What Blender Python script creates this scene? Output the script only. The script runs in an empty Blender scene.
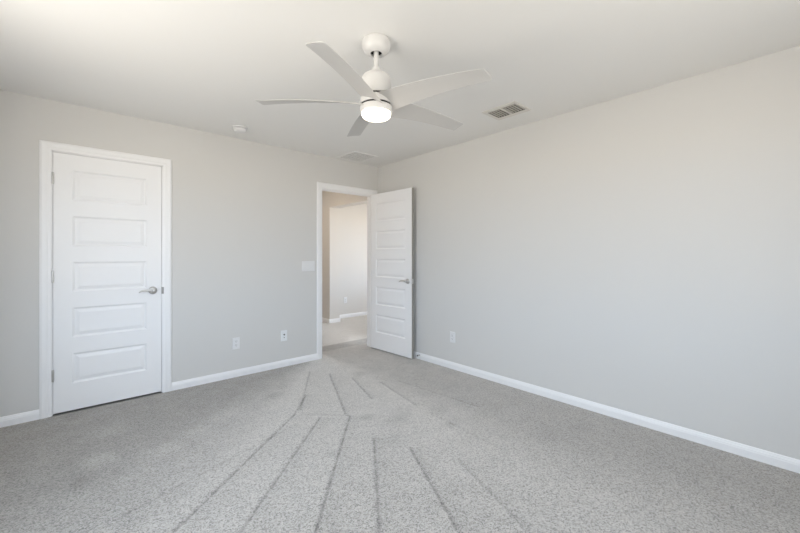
import bpy, math, random
import numpy as np
from math import sin, cos, pi, radians as R

S = bpy.context.scene
COL = S.collection
random.seed(4)

# ------------------------------------------------------------------ camera
cam_d = bpy.data.cameras.new('camera')
cam = bpy.data.objects.new('camera', cam_d); COL.objects.link(cam)
cam.location = (-3.085, -3.881, 1.2435)
cam.rotation_euler = (R(90), 0, R(48.041 - 90))
cam_d.sensor_width = 36.0
cam_d.lens = 363.34 / 800 * 36
cam_d.shift_y = -11.45 / 800
cam_d.clip_start = 0.02
S.camera = cam

# ------------------------------------------------------------------ world: blue-white sky over sunlit tan ground
W = bpy.data.worlds.new('daylight'); S.world = W; W.use_nodes = True
nt = W.node_tree; nt.nodes.clear()
tc = nt.nodes.new('ShaderNodeTexCoord'); sx = nt.nodes.new('ShaderNodeSeparateXYZ')
mr = nt.nodes.new('ShaderNodeMapRange'); mr.inputs[1].default_value = -0.04; mr.inputs[2].default_value = 0.04
mx = nt.nodes.new('ShaderNodeMix'); mx.data_type = 'RGBA'
mx.inputs[6].default_value = (0.96, 0.90, 0.81, 1)
mx.inputs[7].default_value = (0.80, 0.945, 1.13, 1)
bg = nt.nodes.new('ShaderNodeBackground'); bg.inputs[1].default_value = 7.3
wo = nt.nodes.new('ShaderNodeOutputWorld')
L = nt.links.new
L(tc.outputs['Generated'], sx.inputs[0]); L(sx.outputs[2], mr.inputs[0]); L(mr.outputs[0], mx.inputs[0])
L(mx.outputs[2], bg.inputs[0]); L(bg.outputs[0], wo.inputs[0])

# ------------------------------------------------------------------ window openings (daylight comes in here), portals, exposure
WIN_L = (-2.98, -1.28, 0.60, 2.10)      # window in the left wall: y0, y1, z0, z1
WIN_R = (-3.0, -1.2, 0.75, 2.10)        # unseen window added in the rear wall for fill light: x0, x1, z0, z1
WIN_H = (0.95, 2.0, 0.58, 2.05)           # unseen window added to light the room beyond the hall: x0, x1, z0, z1
WIN_S = (0.80, 1.65, 0.60, 2.0)         # second unseen window, added there for more light: y0, y1, z0, z1
XL, YR, H = -3.72, -4.64, 2.44

def portal(loc, rot, sx_, sy_):
    d = bpy.data.lights.new('window_portal', 'AREA'); d.shape = 'RECTANGLE'; d.size = sx_; d.size_y = sy_
    d.cycles.is_portal = True
    o = bpy.data.objects.new('window_portal', d); COL.objects.link(o); o.location = loc; o.rotation_euler = rot
portal((XL - 0.02, (WIN_L[0] + WIN_L[1]) / 2, (WIN_L[2] + WIN_L[3]) / 2), (0, R(-90), 0), WIN_L[3] - WIN_L[2], WIN_L[1] - WIN_L[0])
portal(((WIN_R[0] + WIN_R[1]) / 2, YR - 0.02, (WIN_R[2] + WIN_R[3]) / 2), (R(90), 0, 0), WIN_R[1] - WIN_R[0], WIN_R[3] - WIN_R[2])
portal(((WIN_H[0] + WIN_H[1]) / 2, 0.22, (WIN_H[2] + WIN_H[3]) / 2), (R(90), 0, 0), WIN_H[1] - WIN_H[0], WIN_H[3] - WIN_H[2])
portal((2.34, (WIN_S[0] + WIN_S[1]) / 2, (WIN_S[2] + WIN_S[3]) / 2), (0, R(90), 0), WIN_S[3] - WIN_S[2], WIN_S[1] - WIN_S[0])

S.view_settings.view_transform = 'Standard'
S.view_settings.look = 'None'
S.view_settings.gamma = 1.0
S.view_settings.use_curve_mapping = False
S.view_settings.exposure = 0.06
S.cycles.use_denoising = True
S.cycles.max_bounces = 14
S.cycles.diffuse_bounces = 10
S.cycles.transparent_max_bounces = 12
S.cycles.caustics_reflective = False
S.cycles.caustics_refractive = False

# ------------------------------------------------------------------ materials
def mat(name, col, rough=0.5, metal=0.0, bump=None, spec=0.5):
    m = bpy.data.materials.new(name); m.use_nodes = True
    n = m.node_tree.nodes; b = n['Principled BSDF']
    b.inputs['Base Color'].default_value = (*col, 1); b.inputs['Roughness'].default_value = rough
    b.inputs['Metallic'].default_value = metal
    b.inputs['Specular IOR Level'].default_value = spec
    t = n.new('ShaderNodeTexCoord')
    nz = n.new('ShaderNodeTexNoise'); nz.inputs['Scale'].default_value = (bump or (60, 0, 0))[0]; nz.inputs['Detail'].default_value = 3
    m.node_tree.links.new(t.outputs['Object'], nz.inputs['Vector'])
    if bump:
        bp = n.new('ShaderNodeBump'); bp.inputs['Strength'].default_value = bump[1]; bp.inputs['Distance'].default_value = bump[2]
        m.node_tree.links.new(nz.outputs['Fac'], bp.inputs['Height'])
        m.node_tree.links.new(bp.outputs[0], b.inputs['Normal'])
    return m

M_wall = mat('wall_paint', (0.66, 0.652, 0.635), 0.75, bump=(90, 0.12, 0.002), spec=0.25)
M_ceil = mat('ceiling_paint', (0.82, 0.815, 0.80), 0.8, bump=(70, 0.15, 0.002), spec=0.2)
M_trim = mat('trim_paint', (0.86, 0.86, 0.865), 0.38)
M_door = mat('door_paint', (0.86, 0.86, 0.865), 0.42, bump=(40, 0.05, 0.001))
M_hall = mat('hall_paint', (0.66, 0.635, 0.605), 0.75, bump=(90, 0.12, 0.002), spec=0.25)
M_steel = mat('satin_nickel', (0.60, 0.59, 0.57), 0.34, 1.0)
M_strike = mat('dark_nickel', (0.33, 0.32, 0.31), 0.5, 0.6)  # plain darker nickel for the closet strike plate
M_dark = mat('dark_void', (0.012, 0.011, 0.010), 0.8)
M_fan = mat('fan_white', (0.66, 0.655, 0.645), 0.4)
M_blade = mat('fan_blade_white', (0.57, 0.56, 0.545), 0.5)
M_plast = mat('white_plastic', (0.76, 0.76, 0.765), 0.35)
M_plast2 = mat('bright_plastic', (0.80, 0.82, 0.83), 0.3)
M_vent = mat('vent_enamel', (0.70, 0.68, 0.64), 0.5)
M_slat = mat('slat_enamel', (0.47, 0.45, 0.41), 0.5)
M_duct = mat('duct_liner', (0.10, 0.095, 0.085), 0.8)
M_slot = mat('socket_slot', (0.10, 0.10, 0.10), 0.6)
M_rub = mat('rubber', (0.06, 0.06, 0.065), 0.6)

def glow(name, col, strength):
    m = bpy.data.materials.new(name); m.use_nodes = True
    b = m.node_tree.nodes['Principled BSDF']
    b.inputs['Base Color'].default_value = (0.9, 0.88, 0.85, 1)
    b.inputs['Emission Color'].default_value = (*col, 1); b.inputs['Emission Strength'].default_value = strength
    return m
M_lens = glow('lit_lens', (1.0, 0.83, 0.66), 3.0)
M_hlens = glow('hall_lens', (1.0, 0.83, 0.65), 46.0)

def glass():
    m = bpy.data.materials.new('window_glass'); m.use_nodes = True
    n = m.node_tree.nodes; n.clear(); l = m.node_tree.links.new
    o = n.new('ShaderNodeOutputMaterial'); a = n.new('ShaderNodeBsdfTransparent'); g = n.new('ShaderNodeBsdfGlossy')
    g.inputs['Roughness'].default_value = 0.0
    x = n.new('ShaderNodeMixShader'); x.inputs[0].default_value = 0.06
    l(a.outputs[0], x.inputs[1]); l(g.outputs[0], x.inputs[2]); l(x.outputs[0], o.inputs[0])
    return m
M_glass = glass()

def carpet():
    m = bpy.data.materials.new('carpet_pile'); m.use_nodes = True
    n = m.node_tree.nodes; l = m.node_tree.links.new; b = n['Principled BSDF']
    b.inputs['Roughness'].default_value = 0.95; b.inputs['Specular IOR Level'].default_value = 0.05
    b.inputs['Sheen Weight'].default_value = 0.95; b.inputs['Sheen Roughness'].default_value = 0.55; b.inputs['Sheen Tint'].default_value = (0.95, 0.92, 0.88, 1)
    t = n.new('ShaderNodeTexCoord')
    # one random tone per tuft, with a few dark gaps between the tufts
    n1 = n.new('ShaderNodeTexVoronoi'); n1.inputs['Scale'].default_value = 185; n1.inputs['Randomness'].default_value = 1.0
    n3 = n.new('ShaderNodeTexNoise'); n3.inputs['Scale'].default_value = 60; n3.inputs['Detail'].default_value = 2
    n2 = n.new('ShaderNodeTexNoise'); n2.inputs['Scale'].default_value = 7; n2.inputs['Detail'].default_value = 4
    for q in (n1, n2, n3): l(t.outputs['Object'], q.inputs['Vector'])
    bw = n.new('ShaderNodeSeparateColor'); l(n1.outputs['Color'], bw.inputs[0])
    mm = n.new('ShaderNodeMath'); mm.operation = 'MULTIPLY_ADD'; mm.inputs[1].default_value = 0.9; mm.inputs[2].default_value = -0.45
    l(n3.outputs['Fac'], mm.inputs[0])
    sm = n.new('ShaderNodeMath'); sm.operation = 'ADD'; l(bw.outputs[0], sm.inputs[0]); l(mm.outputs[0], sm.inputs[1])
    r1 = n.new('ShaderNodeValToRGB'); e = r1.color_ramp.elements
    e[0].position = 0.02; e[0].color = (0.115, 0.108, 0.099, 1)
    e[1].position = 0.36; e[1].color = (0.285, 0.266, 0.243, 1)
    k = r1.color_ramp.elements.new(0.95); k.color = (0.42, 0.395, 0.365, 1)
    l(sm.outputs[0], r1.inputs[0])
    at = n.new('ShaderNodeAttribute'); at.attribute_name = 'pile_lean'
    # lean of the pile plus soft mottling -> value multiplier
    m2 = n.new('ShaderNodeMath'); m2.operation = 'MULTIPLY_ADD'; m2.inputs[1].default_value = 0.22; m2.inputs[2].default_value = -0.11
    l(n2.outputs['Fac'], m2.inputs[0])
    ad = n.new('ShaderNodeMath'); ad.operation = 'ADD'; l(at.outputs['Fac'], ad.inputs[0]); l(m2.outputs[0], ad.inputs[1])
    a1 = n.new('ShaderNodeMath'); a1.operation = 'ADD'; a1.inputs[1].default_value = 1.0; l(ad.outputs[0], a1.inputs[0])
    vm = n.new('ShaderNodeVectorMath'); vm.operation = 'SCALE'
    l(r1.outputs[0], vm.inputs[0]); l(a1.outputs[0], vm.inputs['Scale'])
    l(vm.outputs[0], b.inputs['Base Color'])
    vs = n.new('ShaderNodeVectorMath'); vs.operation = 'SCALE'; vs.inputs[0].default_value = (0.96, 0.91, 0.85)
    l(a1.outputs[0], vs.inputs['Scale']); l(vs.outputs[0], b.inputs['Sheen Tint'])
    bp = n.new('ShaderNodeBump'); bp.inputs['Strength'].default_value = 0.35; bp.inputs['Distance'].default_value = 0.004
    l(n1.outputs['Distance'], bp.inputs['Height']); l(bp.outputs[0], b.inputs['Normal'])
    return m
M_carpet = carpet()

# ------------------------------------------------------------------ mesh helper
class MB:
    def __init__(s): s.v = []; s.f = []; s.m = []; s.mi = 0; s.sm = []; s.smooth = False
    def add(s, vs, fs):
        o = len(s.v); s.v += [tuple(map(float, p)) for p in vs]
        for f in fs: s.f.append(tuple(i + o for i in f)); s.m.append(s.mi); s.sm.append(s.smooth)
        return s
    def box(s, x0, x1, y0, y1, z0, z1):
        vs = [(x, y, z) for z in (z0, z1) for y in (y0, y1) for x in (x0, x1)]
        return s.add(vs, [(0, 2, 3, 1), (4, 5, 7, 6), (0, 1, 5, 4), (2, 6, 7, 3), (0, 4, 6, 2), (1, 3, 7, 5)])
    def lathe(s, prof, n=40, ax='z', c=(0, 0, 0), cap0=True, cap1=True):
        """prof: list of (radius, height) along axis"""
        vs = []
        for r, h in prof:
            for k in range(n):
                a = 2 * pi * k / n; x, y = r * cos(a), r * sin(a)
                p = {'z': (x, y, h), 'x': (h, x, y), 'y': (x, h, y)}[ax]
                vs.append((p[0] + c[0], p[1] + c[1], p[2] + c[2]))
        fs = []
        for i in range(len(prof) - 1):
            for k in range(n):
                fs.append((i * n + k, i * n + (k + 1) % n, (i + 1) * n + (k + 1) % n, (i + 1) * n + k))
        if cap0: fs.append(tuple(range(n - 1, -1, -1)))
        if cap1: fs.append(tuple((len(prof) - 1) * n + k for k in range(n)))
        return s.add(vs, fs)
    def loft(s, rings, closed=True, caps=True):
        n = len(rings[0]); vs = [p for r in rings for p in r]; fs = []
        for i in range(len(rings) - 1):
            for k in range(n if closed else n - 1):
                fs.append((i * n + k, i * n + (k + 1) % n, (i + 1) * n + (k + 1) % n, (i + 1) * n + k))
        if caps: fs += [tuple(range(n - 1, -1, -1)), tuple((len(rings) - 1) * n + k for k in range(n))]
        return s.add(vs, fs)
    def build(s, name, mats, parent=None, loc=None, rotz=0, fix=True):
        me = bpy.data.meshes.new(name); me.from_pydata(s.v, [], s.f)
        for m_ in (mats if isinstance(mats, (list, tuple)) else [mats]): me.materials.append(m_)
        me.polygons.foreach_set('material_index', s.m); me.polygons.foreach_set('use_smooth', s.sm)
        me.update()
        if any(s.sm): me.set_sharp_from_angle(angle=R(38))
        if fix:
            import bmesh
            b = bmesh.new(); b.from_mesh(me); bmesh.ops.recalc_face_normals(b, faces=b.faces); b.to_mesh(me); b.free()
        o = bpy.data.objects.new(name, me); COL.objects.link(o)
        if parent: o.parent = parent
        if loc: o.location = loc
        o.rotation_euler[2] = rotz
        return o

def empty(name, loc, rotz=0, parent=None):
    o = bpy.data.objects.new(name, None); COL.objects.link(o); o.location = loc; o.rotation_euler = (0, 0, rotz)
    o.empty_display_size = 0.05
    if parent: o.parent = parent
    return o
def tag(o, label, cat, group=None):
    o['label'] = label; o['category'] = cat
    if group: o['group'] = group
    return o
def struct(o, label=None):
    o['kind'] = 'structure'
    if label: o['label'] = label
    return o
def bevel(o, w, seg=2):
    b = o.modifiers.new('bevel', 'BEVEL'); b.width = w; b.segments = seg; b.limit_method = 'ANGLE'; b.angle_limit = R(40)
    return o

def wall_panel(mb, axis, plane0, plane1, a0, a1, z0, z1, holes):
    """solid wall slab between plane0..plane1 (thickness), along a0..a1, with rectangular holes (h0,h1,zz0,zz1)"""
    cuts = sorted({a0, a1, *[h[0] for h in holes], *[h[1] for h in holes]})
    for p, q in zip(cuts[:-1], cuts[1:]):
        segs = [(z0, z1)]
        for h in holes:
            if h[0] <= p + 1e-6 and h[1] >= q - 1e-6:
                ns = []
                for u, v in segs:
                    if h[2] > u: ns.append((u, min(v, h[2])))
                    if h[3] < v: ns.append((max(u, h[3]), v))
                segs = ns
        for u, v in segs:
            if v - u < 1e-5: continue
            if axis == 'x': mb.box(p, q, plane0, plane1, u, v)
            else: mb.box(plane0, plane1, p, q, u, v)
    return mb

T = 0.115
D1 = (-3.216, -2.478)      # left door rough opening in x
D2 = (-0.868, -0.083)      # entry opening in x
DH = 2.055

# ------------------------------------------------------------------ floor (carpet with vacuum tracks)
def make_floor():
    def grid(xs, ys):
        X, Y = np.meshgrid(xs, ys); return X, Y
    x0, x1, y0, y1 = XL - T, 2.4, YR - T, 3.0
    xs = np.unique(np.concatenate([np.arange(x0, 0.2, 0.0125), np.linspace(0.2, x1, 12)]))
    ys = np.unique(np.concatenate([np.arange(y0, 0.5, 0.0125), np.linspace(0.5, y1, 12)]))
    X, Y = np.meshgrid(xs, ys)
    rng = np.random.default_rng(3)
    lean = np.zeros_like(X); dz = np.zeros_like(X)
    def seg(ax, ay, bx, by):
        dx, dy = bx - ax, by - ay; L2 = dx * dx + dy * dy
        t = np.clip(((X - ax) * dx + (Y - ay) * dy) / L2, 0, 1)
        d = np.hypot(X - ax - t * dx, Y - ay - t * dy)
        s = ((X - ax) * dy - (Y - ay) * dx) / math.sqrt(L2)
        return d, t, s
    # crease lines left by the vacuum head, and the flattened swath to one side of each
    lines = [((-1.681, -1.403), (-2.66, -2.31), .9), ((-1.492, -1.529), (-2.40, -2.55), 1), ((-1.567, -1.924), (-2.2, -2.79), .9),
             ((-1.472, -2.183), (-1.95, -3.15), .9), ((-1.352, -2.484), (-1.62, -3.2), .5), ((-1.094, -0.563), (-1.502, -1.482), .9),
             ((-1.218, -0.365), (-1.732, -1.176), .7), ((-1.548, -0.922), (-1.809, -1.229), .8), ((-1.809, -1.229), (-2.83, -2.05), .9),
             ((-1.879, -1.39), (-2.95, -1.72), .35), ((-0.989, -0.824), (-1.167, -1.385), .8), ((-0.851, -1.103), (-0.98, -1.749), .6),
             ((-0.70, -1.20), (-0.62, -2.10), .25), ((-1.0, -1.9), (-1.05, -2.6), .25), ((-1.775, -1.261), (-1.492, -1.529), .35)]
    for (a, b, w) in lines:
        d, t, s = seg(*a, *b)
        wob = 0.75 + 0.35 * np.sin(37 * t + 5 * a[0]) * np.sin(91 * t + 3)
        lean += -0.52 * w * wob * np.exp(-(d / 0.0085) ** 2)
        dz += -0.004 * w * np.exp(-(d / 0.010) ** 2)
        sw = np.exp(-np.clip(-s, 0, None) / 0.10) * (s < 0) * ((t > 0.0) & (t < 1.0))
        lean += -0.13 * w * sw
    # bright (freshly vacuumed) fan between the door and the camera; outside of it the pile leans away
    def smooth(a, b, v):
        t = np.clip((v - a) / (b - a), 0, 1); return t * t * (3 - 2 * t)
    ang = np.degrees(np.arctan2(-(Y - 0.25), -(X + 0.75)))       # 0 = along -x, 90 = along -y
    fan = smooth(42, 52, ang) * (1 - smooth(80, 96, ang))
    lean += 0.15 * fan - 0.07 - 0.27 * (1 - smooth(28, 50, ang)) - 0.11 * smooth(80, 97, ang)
    # mottled footprints: soft patches of crushed pile
    for (cx, cy, r, w) in [(-.864, -.77, .07, -.13), (-1.408, -1.637, .06, -.12), (-1.476, -1.989, .11, -.07), (-1.03, -2.153, .05, -.13),
                           (-1.28, -1.85, .10, -.10), (-1.46, -2.50, .09, .06), (-2.965, -1.025, .09, .12), (-3.05, -1.25, .06, -.06), (-2.2, -.85, .12, .08),
                           (-2.42, -1.01, .10, .07), (-2.65, -1.15, .10, .07), (-1.75, -.75, .08, -.10), (-1.6, -.6, .07, -.06), (-1.9, -1.9, .05, -.10),
                           (-2.9, -.55, .12, .06), (-.62, -.5, .10, .05), (-1.15, -1.75, .08, -.08), (-.9, -1.9, .08, -.08), (-.7, -2.7, .12, -.05)]:
        e = np.exp(-(((X - cx) ** 2 + (Y - cy) ** 2) / r ** 2) ** 1.6)
        lean += 1.4 * w * e
    for k in range(70):
        cx, cy = rng.uniform(XL, 0), rng.uniform(YR, 0); r = rng.uniform(.05, .16); a = rng.uniform(0, pi); q = rng.uniform(.4, .9)
        u = (X - cx) * cos(a) + (Y - cy) * sin(a); v = -(X - cx) * sin(a) + (Y - cy) * cos(a)
        lean += rng.uniform(-.05, .05) * np.exp(-((u / r) ** 2 + (v / (r * q)) ** 2))
    under = (X > D1[0] + 0.01) & (X < D1[1] - 0.01) & (Y > -0.001)     # floor lowered under the closet door to deepen the gap's shade
    dz = np.where(under, -0.018, dz); inside = (X < 0.2) & (Y < 0.5)
    lean = np.where(inside, lean, 0.0); dz = np.where(inside, dz, 0)
    ny, nx = X.shape
    V = np.stack([X, Y, dz], -1).reshape(-1, 3)
    idx = np.arange(nx * ny).reshape(ny, nx)
    Fq = np.stack([idx[:-1, :-1], idx[:-1, 1:], idx[1:, 1:], idx[1:, :-1]], -1).reshape(-1, 4)
    me = bpy.data.meshes.new('floor')
    me.vertices.add(len(V)); me.vertices.foreach_set('co', V.ravel())
    me.loops.add(Fq.size); me.loops.foreach_set('vertex_index', Fq.ravel().astype(np.int32))
    me.polygons.add(len(Fq)); me.polygons.foreach_set('loop_start', np.arange(0, Fq.size, 4, dtype=np.int32))
    at = me.attributes.new('pile_lean', 'FLOAT', 'POINT'); at.data.foreach_set('value', lean.ravel().astype(np.float32))
    me.polygons.foreach_set('use_smooth', np.ones(len(Fq), bool))
    me.materials.append(M_carpet); me.update(); me.validate()
    o = bpy.data.objects.new('floor', me); COL.objects.link(o); struct(o, 'grey speckled cut-pile carpet with fanned vacuum tracks')
make_floor()
struct(MB().box(XL - T, 2.4, YR - T, 3.0, -0.14, -0.02).build('floor_slab', M_vent), None)

# ------------------------------------------------------------------ ceiling with the two duct holes
SV = (-0.500, -0.325, -2.355, -2.100)    # supply register opening x0,x1,y0,y1
RV = (-0.655, -0.365, -0.395, -0.085)    # return grille opening
def ceiling():
    m = MB()
    xs = sorted({XL - T, 2.4, SV[0], SV[1], RV[0], RV[1]}); ys = sorted({YR - T, 3.0, SV[2], SV[3], RV[2], RV[3]})
    for a, b in zip(xs[:-1], xs[1:]):
        for c, d in zip(ys[:-1], ys[1:]):
            hole = any(a >= q[0] - 1e-6 and b <= q[1] + 1e-6 and c >= q[2] - 1e-6 and d <= q[3] + 1e-6 for q in (SV, RV))
            if not hole: m.box(a, b, c, d, H, H + 0.12)
    return struct(m.build('ceiling', M_ceil))
ceiling()

# ------------------------------------------------------------------ walls
struct(wall_panel(MB(), 'x', 0, T, XL - T, 0, 0, H, [(D1[0], D1[1], -1, DH), (D2[0], D2[1], -1, DH)]).build('wall_back', M_wall))
struct(MB().box(0, T, YR - T, T, 0, H).build('wall_right', M_wall))
struct(wall_panel(MB(), 'y', XL - T, XL, YR - T, 0, 0, H, [WIN_L]).build('wall_left', M_wall))
struct(wall_panel(MB(), 'x', YR - T, YR, XL, 0, 0, H, [WIN_R]).build('wall_rear', M_wall))
# hall beyond the entry and the bright room past its opening
OPN = (0.45, 1.90, -1, 2.115)
struct(wall_panel(MB(), 'y', 0.39, 0.60, T, 2.75, 0, H, [OPN]).build('wall_hall', M_hall))
struct(MB().box(-1.6, 0.39, 2.75, 2.86, 0, H).build('wall_hall_end', M_hall))
struct(MB().box(-1.72, -1.6, T, 2.86, 0, H).build('wall_hall_side', M_hall))
struct(MB().box(0.60, 2.32, 2.20, 2.31, 0, H).build('wall_beyond', M_hall))
struct(wall_panel(MB(), 'x', 0.24, 0.36, 0.60, 2.32, 0, H, [WIN_H]).build('wall_beyond_window', M_hall))
struct(wall_panel(MB(), 'y', 2.20, 2.32, 0.24, 2.31, 0, H, [WIN_S]).build('wall_beyond_side', M_hall))
# closet behind the left door
struct(MB().box(-3.4, -2.3, 0.75, 0.85, 0, H).box(-3.5, -3.4, T, 0.85, 0, H).box(-2.3, -2.2, T, 0.85, 0, H).build('wall_closet', M_wall))

# ------------------------------------------------------------------ baseboards
BPROF = [(0, 0), (0.013, 0), (0.013, 0.044), (0.011, 0.050), (0.011, 0.055), (0.0075, 0.063), (0.006, 0.069), (0.003, 0.073), (0, 0.073)]
def baseboard(name, p, q, nrm, mat_=M_trim):
    """from p to q along the wall face, nrm = unit normal into the room"""
    r = [[(a[0] + nrm[0] * d, a[1] + nrm[1] * d, h) for d, h in BPROF] for a in (p, q)]
    return struct(MB().loft(r).build(name, mat_))
CW = 0.067
baseboard('baseboard_back_left', (XL, 0), (D1[0] + 0.006 - CW, 0), (0, -1))
baseboard('baseboard_back', (D1[1] - 0.006 + CW, 0), (D2[0] + 0.006 - CW, 0), (0, -1))
baseboard('baseboard_right', (0, YR + 0.013), (0, 0), (-1, 0))
baseboard('baseboard_left', (XL, YR), (XL, -0.013), (1, 0))
baseboard('baseboard_rear', (XL + .013, YR), (0, YR), (0, 1))
baseboard('baseboard_hall', (0.39, 1.90), (0.39, 2.75), (-1, 0))
baseboard('baseboard_hall_end', (-1.6, 2.75), (0.377, 2.75), (0, -1))
baseboard('baseboard_hall_jamb', (0.377, 1.90), (0.613, 1.90), (0, -1))
baseboard('baseboard_beyond', (0.60, 2.20), (2.20, 2.20), (0, -1))
baseboard('baseboard_hall_near', (0.39, T), (0.39, 0.45), (-1, 0))

# ------------------------------------------------------------------ door casings + jambs
CPROF = [(0, 0), (0, 0.009), (0.004, 0.011), (0.022, 0.012), (0.026, 0.015), (0.052, 0.017), (0.060, 0.015), (0.067, 0.012), (0.067, 0)]
def casing_ring(m, x0, x1, ztop, yface, ny, right_w=None):
    """mitred casing around an opening; offset 0 at the opening side, growing outward"""
    def pt(side, off, th):
        return off, th
    rings = []
    k = 1.0
    kr = (right_w / CW) if right_w else 1.0
    def ring(fx, fz): return [(fx(o), yface + ny * t, fz(o)) for o, t in CPROF]
    rings.append(ring(lambda o: x0 - o, lambda o: 0.0))
    rings.append(ring(lambda o: x0 - o, lambda o: ztop + o))
    rings.append(ring(lambda o: x1 + o * kr, lambda o: ztop + o))
    rings.append(ring(lambda o: x1 + o * kr, lambda o: 0.0))
    m.loft(rings)
def frame(name, D, ztop, label, stop_y, right_w=None, strike=None, hall_side=True):
    m = MB(); rv = 0.006; jt = 0.012
    # jamb liner inside the wall opening
    m.box(D[0], D[0] + jt, 0, T, 0, ztop); m.box(D[1] - jt, D[1], 0, T, 0, ztop); m.box(D[0], D[1], 0, T, ztop - jt, ztop)
    # door stop bead
    m.box(D[0] + jt, D[0] + jt + 0.011, stop_y, stop_y + 0.032, 0, ztop - jt); m.box(D[1] - jt - 0.011, D[1] - jt, stop_y, stop_y + 0.032, 0, ztop - jt)
    m.box(D[0] + jt, D[1] - jt, stop_y, stop_y + 0.032, ztop - jt - 0.011, ztop - jt)
    casing_ring(m, D[0] + rv, D[1] - rv, ztop - rv, 0, -1, right_w)
    if hall_side: casing_ring(m, D[0] + rv, D[1] - rv, ztop - rv, T, 1)
    return struct(m.build(name, M_trim), label)
fr1 = frame('trim_1', D1, DH, 'white casing around the closed closet door', 0.037)
fr2 = frame('trim_2', D2, DH, 'white casing around the open entry doorway', 0.037, right_w=0.072)
# strike plates let into the jambs
MB().box(D1[1] - 0.012 - 0.002, D1[1] - 0.0115, -0.012, 0.030, 0.895, 0.955).box(D1[1] - 0.0122, D1[1] + 0.001, -0.0145, -0.0105, 0.895, 0.955).build('strike_plate', M_strike, fr1)
MB().box(D2[0] + 0.0115, D2[0] + 0.014, 0.000, 0.034, 0.90, 0.957).build('strike_plate', M_steel, fr2)

# ------------------------------------------------------------------ five-panel doors
M_edge = mat('dark_door_edge', (0.30, 0.29, 0.26), 0.6)  # latch edge coloured darker than the door faces
def slab(w, h, t=0.035, stile=0.111, latch_edge=False):
    """local frame: x 0..w across, y 0..t thickness, z 0..h"""
    m = MB()
    ph, rl, top = 0.236, 0.127, 0.125
    rows = []; z = h - top
    for k in range(5):
        rows.append((z - ph, z)); z -= ph + rl
    zs = sorted({0, h, *[a for r in rows for a in r]})
    xs = [0, stile, w - stile, w]
    for face in (0, 1):
        y = 0 if face == 0 else t; sgn = 1 if face == 0 else -1
        P = lambda x, z_, d: (x, y + sgn * d, z_)
        for i in range(3):
            for a, b in zip(zs[:-1], zs[1:]):
                if i == 1 and any(abs(a - r[0]) < 1e-6 for r in rows): continue
                m.add([P(xs[i], a, 0), P(xs[i + 1], a, 0), P(xs[i + 1], b, 0), P(xs[i], b, 0)], [(0, 1, 2, 3)])
        for (a, b) in rows:
            rings = []
            for ins, d in ((0, 0), (0.003, 0.0025), (0.009, 0.0065), (0.014, 0.0085), (0.017, 0.0085), (0.040, 0.0025), (0.042, 0.002)):
                rings.append([P(xs[1] + ins, a + ins, d), P(xs[2] - ins, a + ins, d), P(xs[2] - ins, b - ins, d), P(xs[1] + ins, b - ins, d)])
            m.loft(rings, caps=False); m.add(rings[-1], [(0, 1, 2, 3)])
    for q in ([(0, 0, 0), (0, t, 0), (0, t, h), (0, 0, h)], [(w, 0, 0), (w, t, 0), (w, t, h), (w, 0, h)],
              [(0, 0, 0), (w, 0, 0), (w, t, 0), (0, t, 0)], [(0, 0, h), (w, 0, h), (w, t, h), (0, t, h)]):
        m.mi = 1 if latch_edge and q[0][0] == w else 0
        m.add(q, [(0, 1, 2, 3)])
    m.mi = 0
    return m

def lever(parent, x, z, yface, sgn, dirx):
    """handle on the face at yface, sticking out along sgn*y, lever pointing along dirx*x"""
    h = empty('lever_handle', (x, yface, z), 0, parent)
    m = MB(); m.smooth = True
    m.lathe([(r, sgn * d) for r, d in ((0.033, 0.0), (0.033, 0.004), (0.031, 0.008), (0.026, 0.011), (0.012, 0.013), (0.0105, 0.030), (0.011, 0.044), (0.012, 0.050), (0.009, 0.054), (0.002, 0.055))], 28, 'y', cap1=True)
    m.build('rosette', M_steel, h)
    m = MB(); m.smooth = True
    rings = []
    for i in range(15):
        u = i / 14
        px = dirx * (-0.006 + 0.112 * u); pz = 0.005 * sin(u * pi * 1.05) - 0.010 * max(0, u - 0.75) * 4 * max(0, u - 0.75) * 4
        py = sgn * (0.046 - 0.004 * sin(u * pi))
        rz = 0.0105 - 0.004 * u if i not in (0, 14) else 0.004; ry = 0.0065 - 0.002 * u if i not in (0, 14) else 0.003
        rings.append([(px, py + ry * cos(a), pz + rz * sin(a)) for a in [2 * pi * k / 12 for k in range(12)]])
    m.loft(rings); m.build('lever', M_steel, h)
    return h

def hinge(parent, x, y, z):
    m = MB(); m.smooth = True
    m.lathe([(0.002, -0.047), (0.0055, -0.0465), (0.0062, -0.044), (0.0062, -0.0152), (0.0055, -0.0148), (0.0062, -0.0144), (0.0062, 0.0144), (0.0055, 0.0148), (0.0062, 0.0152), (0.0062, 0.044), (0.0055, 0.0465), (0.002, 0.047)], 14, 'z')
    m.smooth = False
    m.box(-0.001, 0.008, -0.0005, 0.0025, -0.044, 0.044); m.box(-0.008, 0.001, -0.0005, 0.0025, -0.044, 0.044)
    return m.build('hinge', M_steel, parent, (x, y, z))

# closed closet door, hinged at its left
w1 = D1[1] - D1[0] - 2 * 0.012 - 0.006
d1 = struct(empty('door_1', (D1[0] + 0.015, 0.001, 0.014)), 'closed white five-panel door in the left part of the back wall')
slab(w1, 2.026).build('slab', M_door, d1)
for z in (0.309, 1.076, 1.838): hinge(d1, -0.002, -0.006, z - 0.014)
lever(d1, w1 - 0.066, 0.915, 0.0, -1, -1)
# open entry door, hinged at its right, swung a little past square into the room
w2 = 0.768
d2 = struct(empty('door_2', (-0.0965, -0.002, 0.016)), 'open white five-panel door standing at the right wall')
# closed: slab from hinge towards -x, hall face at +y. local x runs away from the hinge, local y towards the hall face
d2.rotation_euler = (0, 0, R(-90 + 2.0))
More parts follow.
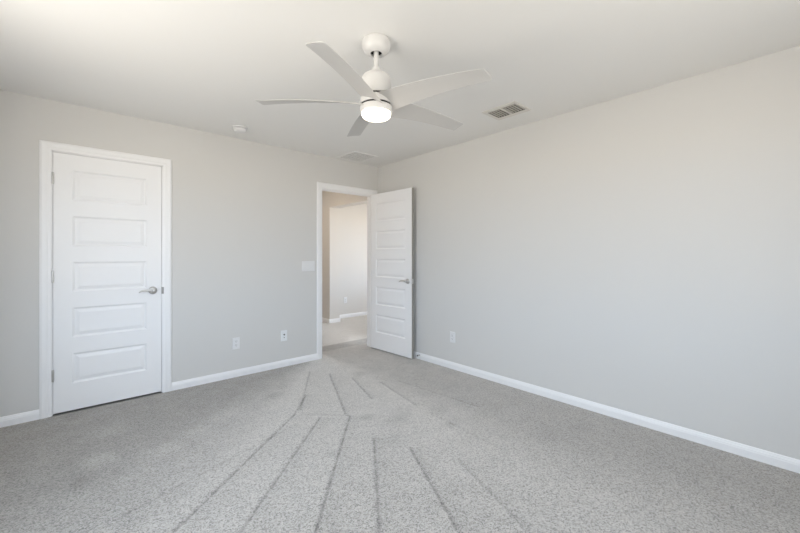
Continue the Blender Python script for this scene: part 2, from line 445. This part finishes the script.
# local x -> world (sin2, -cos2): away from the hinge; local -y -> world -x: the hall face looks at the camera
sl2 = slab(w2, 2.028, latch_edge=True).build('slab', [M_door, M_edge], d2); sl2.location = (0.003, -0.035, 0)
lever(d2, w2 - 0.062, 0.915, -0.035, -1, -1)
lever(d2, w2 - 0.062, 0.915, 0.0, 1, -1)
MB().box(w2 + 0.0025, w2 + 0.0045, -0.030, -0.005, 0.886, 0.944).box(w2 + 0.004, w2 + 0.012, -0.024, -0.011, 0.905, 0.925).build('latch_plate', M_steel, d2)
for z in (0.309, 1.076, 1.838): hinge(d2, 0.0, 0.006, z - 0.014)

# ------------------------------------------------------------------ windows (left of the camera; those behind and beyond are added for light)
def window(name, axis, plane, a0, a1, z0, z1, label):
    m = MB(); fw, d0, d1_ = 0.05, plane - 0.03, plane + 0.03
    def bx(p, q, u, v, e0=d0, e1=d1_):
        (m.box(p, q, e0, e1, u, v) if axis == 'x' else m.box(e0, e1, p, q, u, v))
    bx(a0, a0 + fw, z0, z1); bx(a1 - fw, a1, z0, z1); bx(a0 + fw, a1 - fw, z0, z0 + fw); bx(a0 + fw, a1 - fw, z1 - fw, z1)
    c = (a0 + a1) / 2; bx(c - 0.025, c + 0.025, z0 + fw, z1 - fw)
    o = struct(m.build(name, M_trim), label)
    g = MB()
    if axis == 'x': g.box(a0 + fw, a1 - fw, plane - 0.003, plane + 0.003, z0 + fw, z1 - fw)
    else: g.box(plane - 0.003, plane + 0.003, a0 + fw, a1 - fw, z0 + fw, z1 - fw)
    g.build('pane', M_glass, o)
window('window_1', 'y', XL - 0.07, *WIN_L, 'white framed sliding window in the left wall')
window('fill_window_2', 'x', YR - 0.07, *WIN_R, 'white framed sliding window, unseen, added in the rear wall for fill light')
window('fill_window_3', 'x', 0.30, *WIN_H, 'white framed window, unseen, added to light the room beyond the hall')
window('fill_window_4', 'y', 2.27, *WIN_S, 'white framed side window, unseen, added to light the room beyond the hall')

# ------------------------------------------------------------------ ceiling fan
FC = (-1.826, -2.282)
fan = tag(empty('ceiling_fan', (FC[0], FC[1], H)), 'white five-blade ceiling fan with a lit round lamp hanging from the ceiling', 'ceiling fan')
def zz(z): return z - H
m = MB(); m.smooth = True
m.lathe([(0.070, zz(2.4399)), (0.077, zz(2.437)), (0.0795, zz(2.430)), (0.0795, zz(2.418)), (0.0775, zz(2.402)), (0.071, zz(2.386)), (0.061, zz(2.376)), (0.049, zz(2.369)), (0.035, zz(2.366)), (0.032, zz(2.368)), (0.032, zz(2.376))], 48, cap1=False)
m.smooth = False; m.mi = 1
m.lathe([(0.032, zz(2.376)), (0.014, zz(2.380))], 32, cap0=False, cap1=False)
m.build('canopy', [M_fan, M_dark], fan)
m = MB(); m.smooth = True
m.lathe([(0.0135, zz(2.40)), (0.0135, zz(2.262))], 24); m.build('downrod', M_fan, fan)
m = MB(); m.smooth = True
m.lathe([(0.0135, zz(2.287)), (0.0240, zz(2.2865)), (0.0255, zz(2.283)), (0.0255, zz(2.250))], 32); m.build('coupling', M_fan, fan)
m = MB(); m.smooth = True
m.lathe([(0.020, zz(2.2535)), (0.050, zz(2.252)), (0.067, zz(2.246)), (0.0770, zz(2.236)), (0.0815, zz(2.222)), (0.0830, zz(2.200)), (0.0840, zz(2.160)), (0.0845, zz(2.1285)), (0.080, zz(2.1275))], 48); m.build('motor_housing', M_fan, fan)
m = MB(); m.smooth = True
m.lathe([(0.078, zz(2.1170)), (0.0862, zz(2.1170)), (0.0885, zz(2.112)), (0.0890, zz(2.095)), (0.0890, zz(2.0800)), (0.083, zz(2.0795))], 48)
m.smooth = False; m.mi = 1
m.lathe([(0.080, zz(2.129)), (0.080, zz(2.116))], 48)
m.lathe([(0.0845, zz(2.081)), (0.0845, zz(2.069))], 48)
m.build('blade_hub', [M_fan, M_dark], fan)
m = MB(); m.smooth = True
m.lathe([(0.070, zz(2.0705)), (0.0885, zz(2.0700)), (0.0893, zz(2.067)), (0.0893, zz(2.046)), (0.088, zz(2.040)), (0.084, zz(2.037)), (0.070, zz(2.036))], 48); m.build('light_ring', M_fan, fan)
m = MB(); m.smooth = True
m.lathe([(0.078, zz(2.038)), (0.0815, zz(2.035)), (0.0815, zz(2.025)), (0.0785, zz(2.017)), (0.071, zz(2.011)), (0.058, zz(2.008)), (0.035, zz(2.006)), (0.004, zz(2.005))], 48); m.build('lamp_lens', M_lens, fan)

BR = 0.660
def blade(ang):
    m = MB(); m.smooth = True
    NS, NC = 30, 10
    flex = 0.026 * cos(ang - R(65))                           # the blades do not hang at quite the same height
    top, bot = [], []
    for i in range(NS + 1):
        u = i / NS
        r = 0.050 + (BR - 0.050) * u
        chord = 0.130 - 0.034 * u
        pitch = R(24 - 15 * u)
        cz = 2.085 + flex * u + 0.012 * sin(pi * u)
        rt, rb = [], []
        for j in range(NC + 1):
            s = j / NC - 0.5                                  # +0.5 = +t edge (low), -0.5 = -t edge (high)
            rr = r
            if u > 0.8:                                       # slightly oblique tip with eased corners
                k = (u - 0.8) / 0.2
                rr = r - k * k * (0.010 * (0.5 - s) + 0.007 * (abs(s) * 2) ** 8)
            tt = s * chord
            zc = cz - s * chord * math.tan(pitch) + 0.004 * (1 - (2 * s) ** 2)
            th = 0.0036 * max(0.25, (1 - (2 * s) ** 4))
            if u > 0.985: th *= 0.5
            x = rr * cos(ang) - tt * sin(ang); y = rr * sin(ang) + tt * cos(ang)
            rt.append((x, y, zz(zc + th))); rb.append((x, y, zz(zc - th)))
        top.append(rt); bot.append(rb)
    m.loft([t + b[::-1] for t, b in zip(top, bot)])
    return m.build('blade', M_blade, fan)
for k in range(5): blade(R(-5.5 + 72 * k))

# ------------------------------------------------------------------ ceiling fittings
det = tag(empty('smoke_detector', (-1.925, -0.345, H)), 'small round white smoke detector on the ceiling near the back wall', 'smoke detector')
m = MB(); m.smooth = True
m.lathe([(0.066, -0.0001), (0.068, -0.003), (0.067, -0.011), (0.063, -0.013), (0.056, -0.013)], 40); m.build('base', M_plast, det)
m = MB(); m.smooth = True
m.lathe([(0.053, -0.013), (0.053, -0.0155)], 40, cap0=False, cap1=False); m.build('vent_gap', M_slot, det)
m = MB(); m.smooth = True
m.lathe([(0.056, -0.0155), (0.0585, -0.018), (0.058, -0.026), (0.053, -0.036), (0.043, -0.042), (0.024, -0.045), (0.003, -0.0455)], 40); m.build('cover', M_plast, det)

# supply register: two banks of louvres over a dark duct
x0, x1, y0, y1 = SV
sv = tag(empty('ceiling_vent', ((x0 + x1) / 2, (y0 + y1) / 2, H)), 'louvred supply vent with two dark banks of slats, on the ceiling right of the fan', 'ceiling vent')
ox, oy = (x0 + x1) / 2, (y0 + y1) / 2; hx, hy = (x1 - x0) / 2, (y1 - y0) / 2
m = MB()
def rim(m, hx, hy, bx_, by_, t0=-0.0045):
    rings = []
    for k, (o, z) in enumerate(((0, -0.0001), (0.0, -0.0065), (0.006, -0.0075), (1, -0.0045), (1, -0.0001))):
        ex = hx + (bx_ if o != 1 else 0) - (o if o != 1 else 0); ey = hy + (by_ if o != 1 else 0) - (o if o != 1 else 0)
        rings.append([(-ex, -ey, z), (ex, -ey, z), (ex, ey, z), (-ex, ey, z)])
    m.loft(rings, caps=False)
rim(m, hx, hy, 0.040, 0.026); m.build('frame', M_vent, sv)
MB().box(-hx, hx, -0.006, 0.006, -0.006, 0.004).build('divider', M_vent, sv)
m = MB()
m.box(-hx, -hx + .001, -hy, hy, 0.0, 0.16).box(hx - .001, hx, -hy, hy, 0, .16).box(-hx, hx, -hy, -hy + .001, 0, .16).box(-hx, hx, hy - .001, hy, 0, .16).box(-hx, hx, -hy, hy, .16, .165)
m.build('duct', M_duct, sv)
def slat(mb, p, q, axis, tilt, wd=0.013, th=0.0012):
    """thin tilted strip from p to q (ends along axis)"""
    c, s = cos(tilt) * wd / 2, sin(tilt) * wd / 2
    cc = [(-c, -s), (c, s), (c, s + th), (-c, -s + th)]
    if axis == 'x': rings = [[(e[0], e[1] + a, e[2] + b) for a, b in cc] for e in (p, q)]
    else: rings = [[(e[0] + a, e[1], e[2] + b) for a, b in cc] for e in (p, q)]
    mb.loft(rings)
for bank in (0, 1):
    ya, yb = (-hy, -0.006) if bank == 0 else (0.006, hy)
    q = MB(); slat(q, (-hx + 0.022, ya, 0.002), (-hx + 0.022, yb, 0.002), 'y', R(-35), 0.010); q.build('slat', M_slat, sv)
    n = 5
    for k in range(n):
        yy = ya + (yb - ya) * (k + 0.5) / n
        q = MB(); slat(q, (-hx + 0.03, yy, 0.003), (hx, yy, 0.003), 'x', R(-38), 0.0100); q.build('slat', M_slat, sv)

# return grille: square perforated plate
x0, x1, y0, y1 = RV
rv_ = tag(empty('ceiling_vent', ((x0 + x1) / 2, (y0 + y1) / 2, H)), 'square perforated return grille on the ceiling by the entry door corner', 'ceiling vent')
hx, hy = (x1 - x0) / 2, (y1 - y0) / 2
m = MB(); rim(m, hx, hy, 0.033, 0.033); m.build('frame', M_ceil, rv_)
m = MB(); n = 14
for i in range(n):
    for j in range(n):
        ax, bx_ = -hx + 2 * hx * i / n, -hx + 2 * hx * (i + 1) / n; ay, by_ = -hy + 2 * hy * j / n, -hy + 2 * hy * (j + 1) / n
        mx_, my_ = (ax + bx_) / 2, (ay + by_) / 2; r_ = 0.0056
        out = [(ax, ay), (mx_, ay), (bx_, ay), (bx_, my_), (bx_, by_), (mx_, by_), (ax, by_), (ax, my_)]
        inn = [(mx_ + r_ * cos(t), my_ + r_ * sin(t)) for t in [R(225 + 45 * k) for k in range(8)]]
        vs = [(a, b, -0.003) for a, b in out] + [(a, b, -0.003) for a, b in inn] + [(a, b, -0.0025) for a, b in inn]
        fs = [(k, (k + 1) % 8, 8 + (k + 1) % 8, 8 + k) for k in range(8)] + [(8 + k, 8 + (k + 1) % 8, 16 + (k + 1) % 8, 16 + k) for k in range(8)]
        m.add(vs, fs)
m.build('perforated_plate', M_ceil, rv_, fix=False)
m = MB()
m.box(-hx, -hx + .001, -hy, hy, 0.0, 0.16).box(hx - .001, hx, -hy, hy, 0, .16).box(-hx, hx, -hy, -hy + .001, 0, .16).box(-hx, hx, hy - .001, hy, 0, .16).box(-hx, hx, -hy, hy, .16, .165)
m.build('duct', M_duct, rv_)

# ------------------------------------------------------------------ switch and outlets (local: x across, -y out of the wall, z up)
def plate(mb, w, h, t=0.006):
    e = 0.003
    mb.loft([[(-w / 2, -0.0001, -h / 2), (w / 2, -0.0001, -h / 2), (w / 2, -0.0001, h / 2), (-w / 2, -0.0001, h / 2)],
             [(-w / 2, -t * .5, -h / 2), (w / 2, -t * .5, -h / 2), (w / 2, -t * .5, h / 2), (-w / 2, -t * .5, h / 2)],
             [(-w / 2 + e, -t, -h / 2 + e), (w / 2 - e, -t, -h / 2 + e), (w / 2 - e, -t, h / 2 - e), (-w / 2 + e, -t, h / 2 - e)]])
sw = tag(empty('light_switch', (-1.040, 0, 1.115)), 'wide white three-gang rocker light switch beside the entry door casing', 'light switch')
m = MB(); plate(m, 0.163, 0.117); m.build('cover_plate', M_plast, sw)
for k in (-1, 0, 1):
    m = MB(); cx = k * 0.046
    m.loft([[(cx - .0165, -0.006, -.033), (cx + .0165, -0.006, -.033), (cx + .0165, -0.006, .033), (cx - .0165, -0.006, .033)],
            [(cx - .0160, -0.0100, -.0325), (cx + .0160, -0.0100, -.0325), (cx + .0160, -0.0072, .0325), (cx - .0160, -0.0072, .0325)]])
    m.build('rocker', M_plast, sw)
def outlet(label, loc, rotz, group='white duplex wall outlets'):
    o = tag(empty('wall_outlet', loc, rotz), label, 'outlet', group)
    m = MB(); plate(m, 0.072, 0.118); m.build('cover_plate', M_plast, o)
    for s in (-1, 1):
        r = MB()
        pts = []
        for k in range(24):
            a = 2 * pi * k / 24; px = 0.0172 * cos(a); pz = max(-0.0135, min(0.0135, 0.0172 * sin(a)))
            pts.append((px, pz))
        r.loft([[(a, -0.006, b + s * 0.0195) for a, b in pts], [(a * .97, -0.0078, b * .97 + s * 0.0195) for a, b in pts]])
        r.mi = 1
        for dx in (-0.0063, 0.0063): r.box(dx - 0.0013, dx + 0.0013, -0.0082, -0.0077, s * 0.0195 + 0.000, s * 0.0195 + 0.009)
        r.lathe([(0.0027, -0.0077), (0.0027, -0.0082)], 12, 'y', (0, 0, s * 0.0195 - 0.0065))
        r.build('socket', [M_plast, M_slot], o)
    return o
outlet('white duplex outlet low on the back wall, between the closed door and the cable plate', (-1.849, 0, 0.342), 0)
outlet('white duplex outlet low on the long right wall', (0, -1.312, 0.345), R(-90))
outlet('white duplex outlet on the sunlit wall seen through the entry doorway', (0.925, 2.20, 0.35), 0)
cp = tag(empty('cable_plate', (-1.337, 0, 0.345)), 'bright white cable jack plate with a dark round connector, left of the entry doorway', 'cable jack')
m = MB(); plate(m, 0.072, 0.118); m.build('cover_plate', M_plast2, cp)
m = MB(); m.smooth = True; m.lathe([(0.0085, -0.006), (0.0085, -0.009), (0.0062, -0.0095), (0.0062, -0.017), (0.005, -0.0175)], 20, 'y', (0, 0, 0.012)); m.build('coax_connector', M_rub, cp)
m = MB(); m.smooth = True; m.lathe([(0.0055, -0.006), (0.0055, -0.0075), (0.003, -0.008)], 16, 'y', (0, 0, -0.021)); m.build('jack', M_slot, cp)

# ------------------------------------------------------------------ door stop on the right baseboard
ds = tag(empty('door_stop', (-0.013, -0.812, 0.050)), 'dark spring door stop on the right baseboard beside the open door', 'door stop')
m = MB(); m.smooth = True; m.lathe([(0.010, 0.0001), (0.010, -0.003), (0.006, -0.005)], 20, 'x'); m.build('base', M_steel, ds)
m = MB(); m.smooth = True
rings = []
for i in range(121):
    t = i / 120; a = t * 2 * pi * 10
    cx = -0.004 - 0.026 * t; cy, cz = 0.0048 * cos(a), 0.0048 * sin(a)
    rings.append([(cx + 0.0011 * sin(b), cy + 0.0011 * cos(b) * cos(a), cz + 0.0011 * cos(b) * sin(a)) for b in (0, 1.57, 3.14, 4.71)])
m.loft(rings); m.build('spring', M_steel, ds)
m = MB(); m.smooth = True; m.lathe([(0.006, -0.029), (0.0085, -0.030), (0.0085, -0.037), (0.006, -0.039)], 20, 'x'); m.build('rubber_tip', M_rub, ds)

# ------------------------------------------------------------------ hall lamp (a flush lamp just out of sight, it warms the hall)
hl = tag(empty('ceiling_lamp', (-0.55, 1.55, H)), 'round flush ceiling lamp in the hall past the entry doorway', 'ceiling lamp')
m = MB(); m.smooth = True; m.lathe([(0.150, -0.0001), (0.152, -0.012), (0.148, -0.020), (0.13, -0.022)], 40); m.build('pan', M_fan, hl)
m = MB(); m.smooth = True; m.lathe([(0.135, -0.022), (0.130, -0.045), (0.10, -0.065), (0.05, -0.075), (0.004, -0.077)], 40); m.build('lamp_lens', M_hlens, hl)
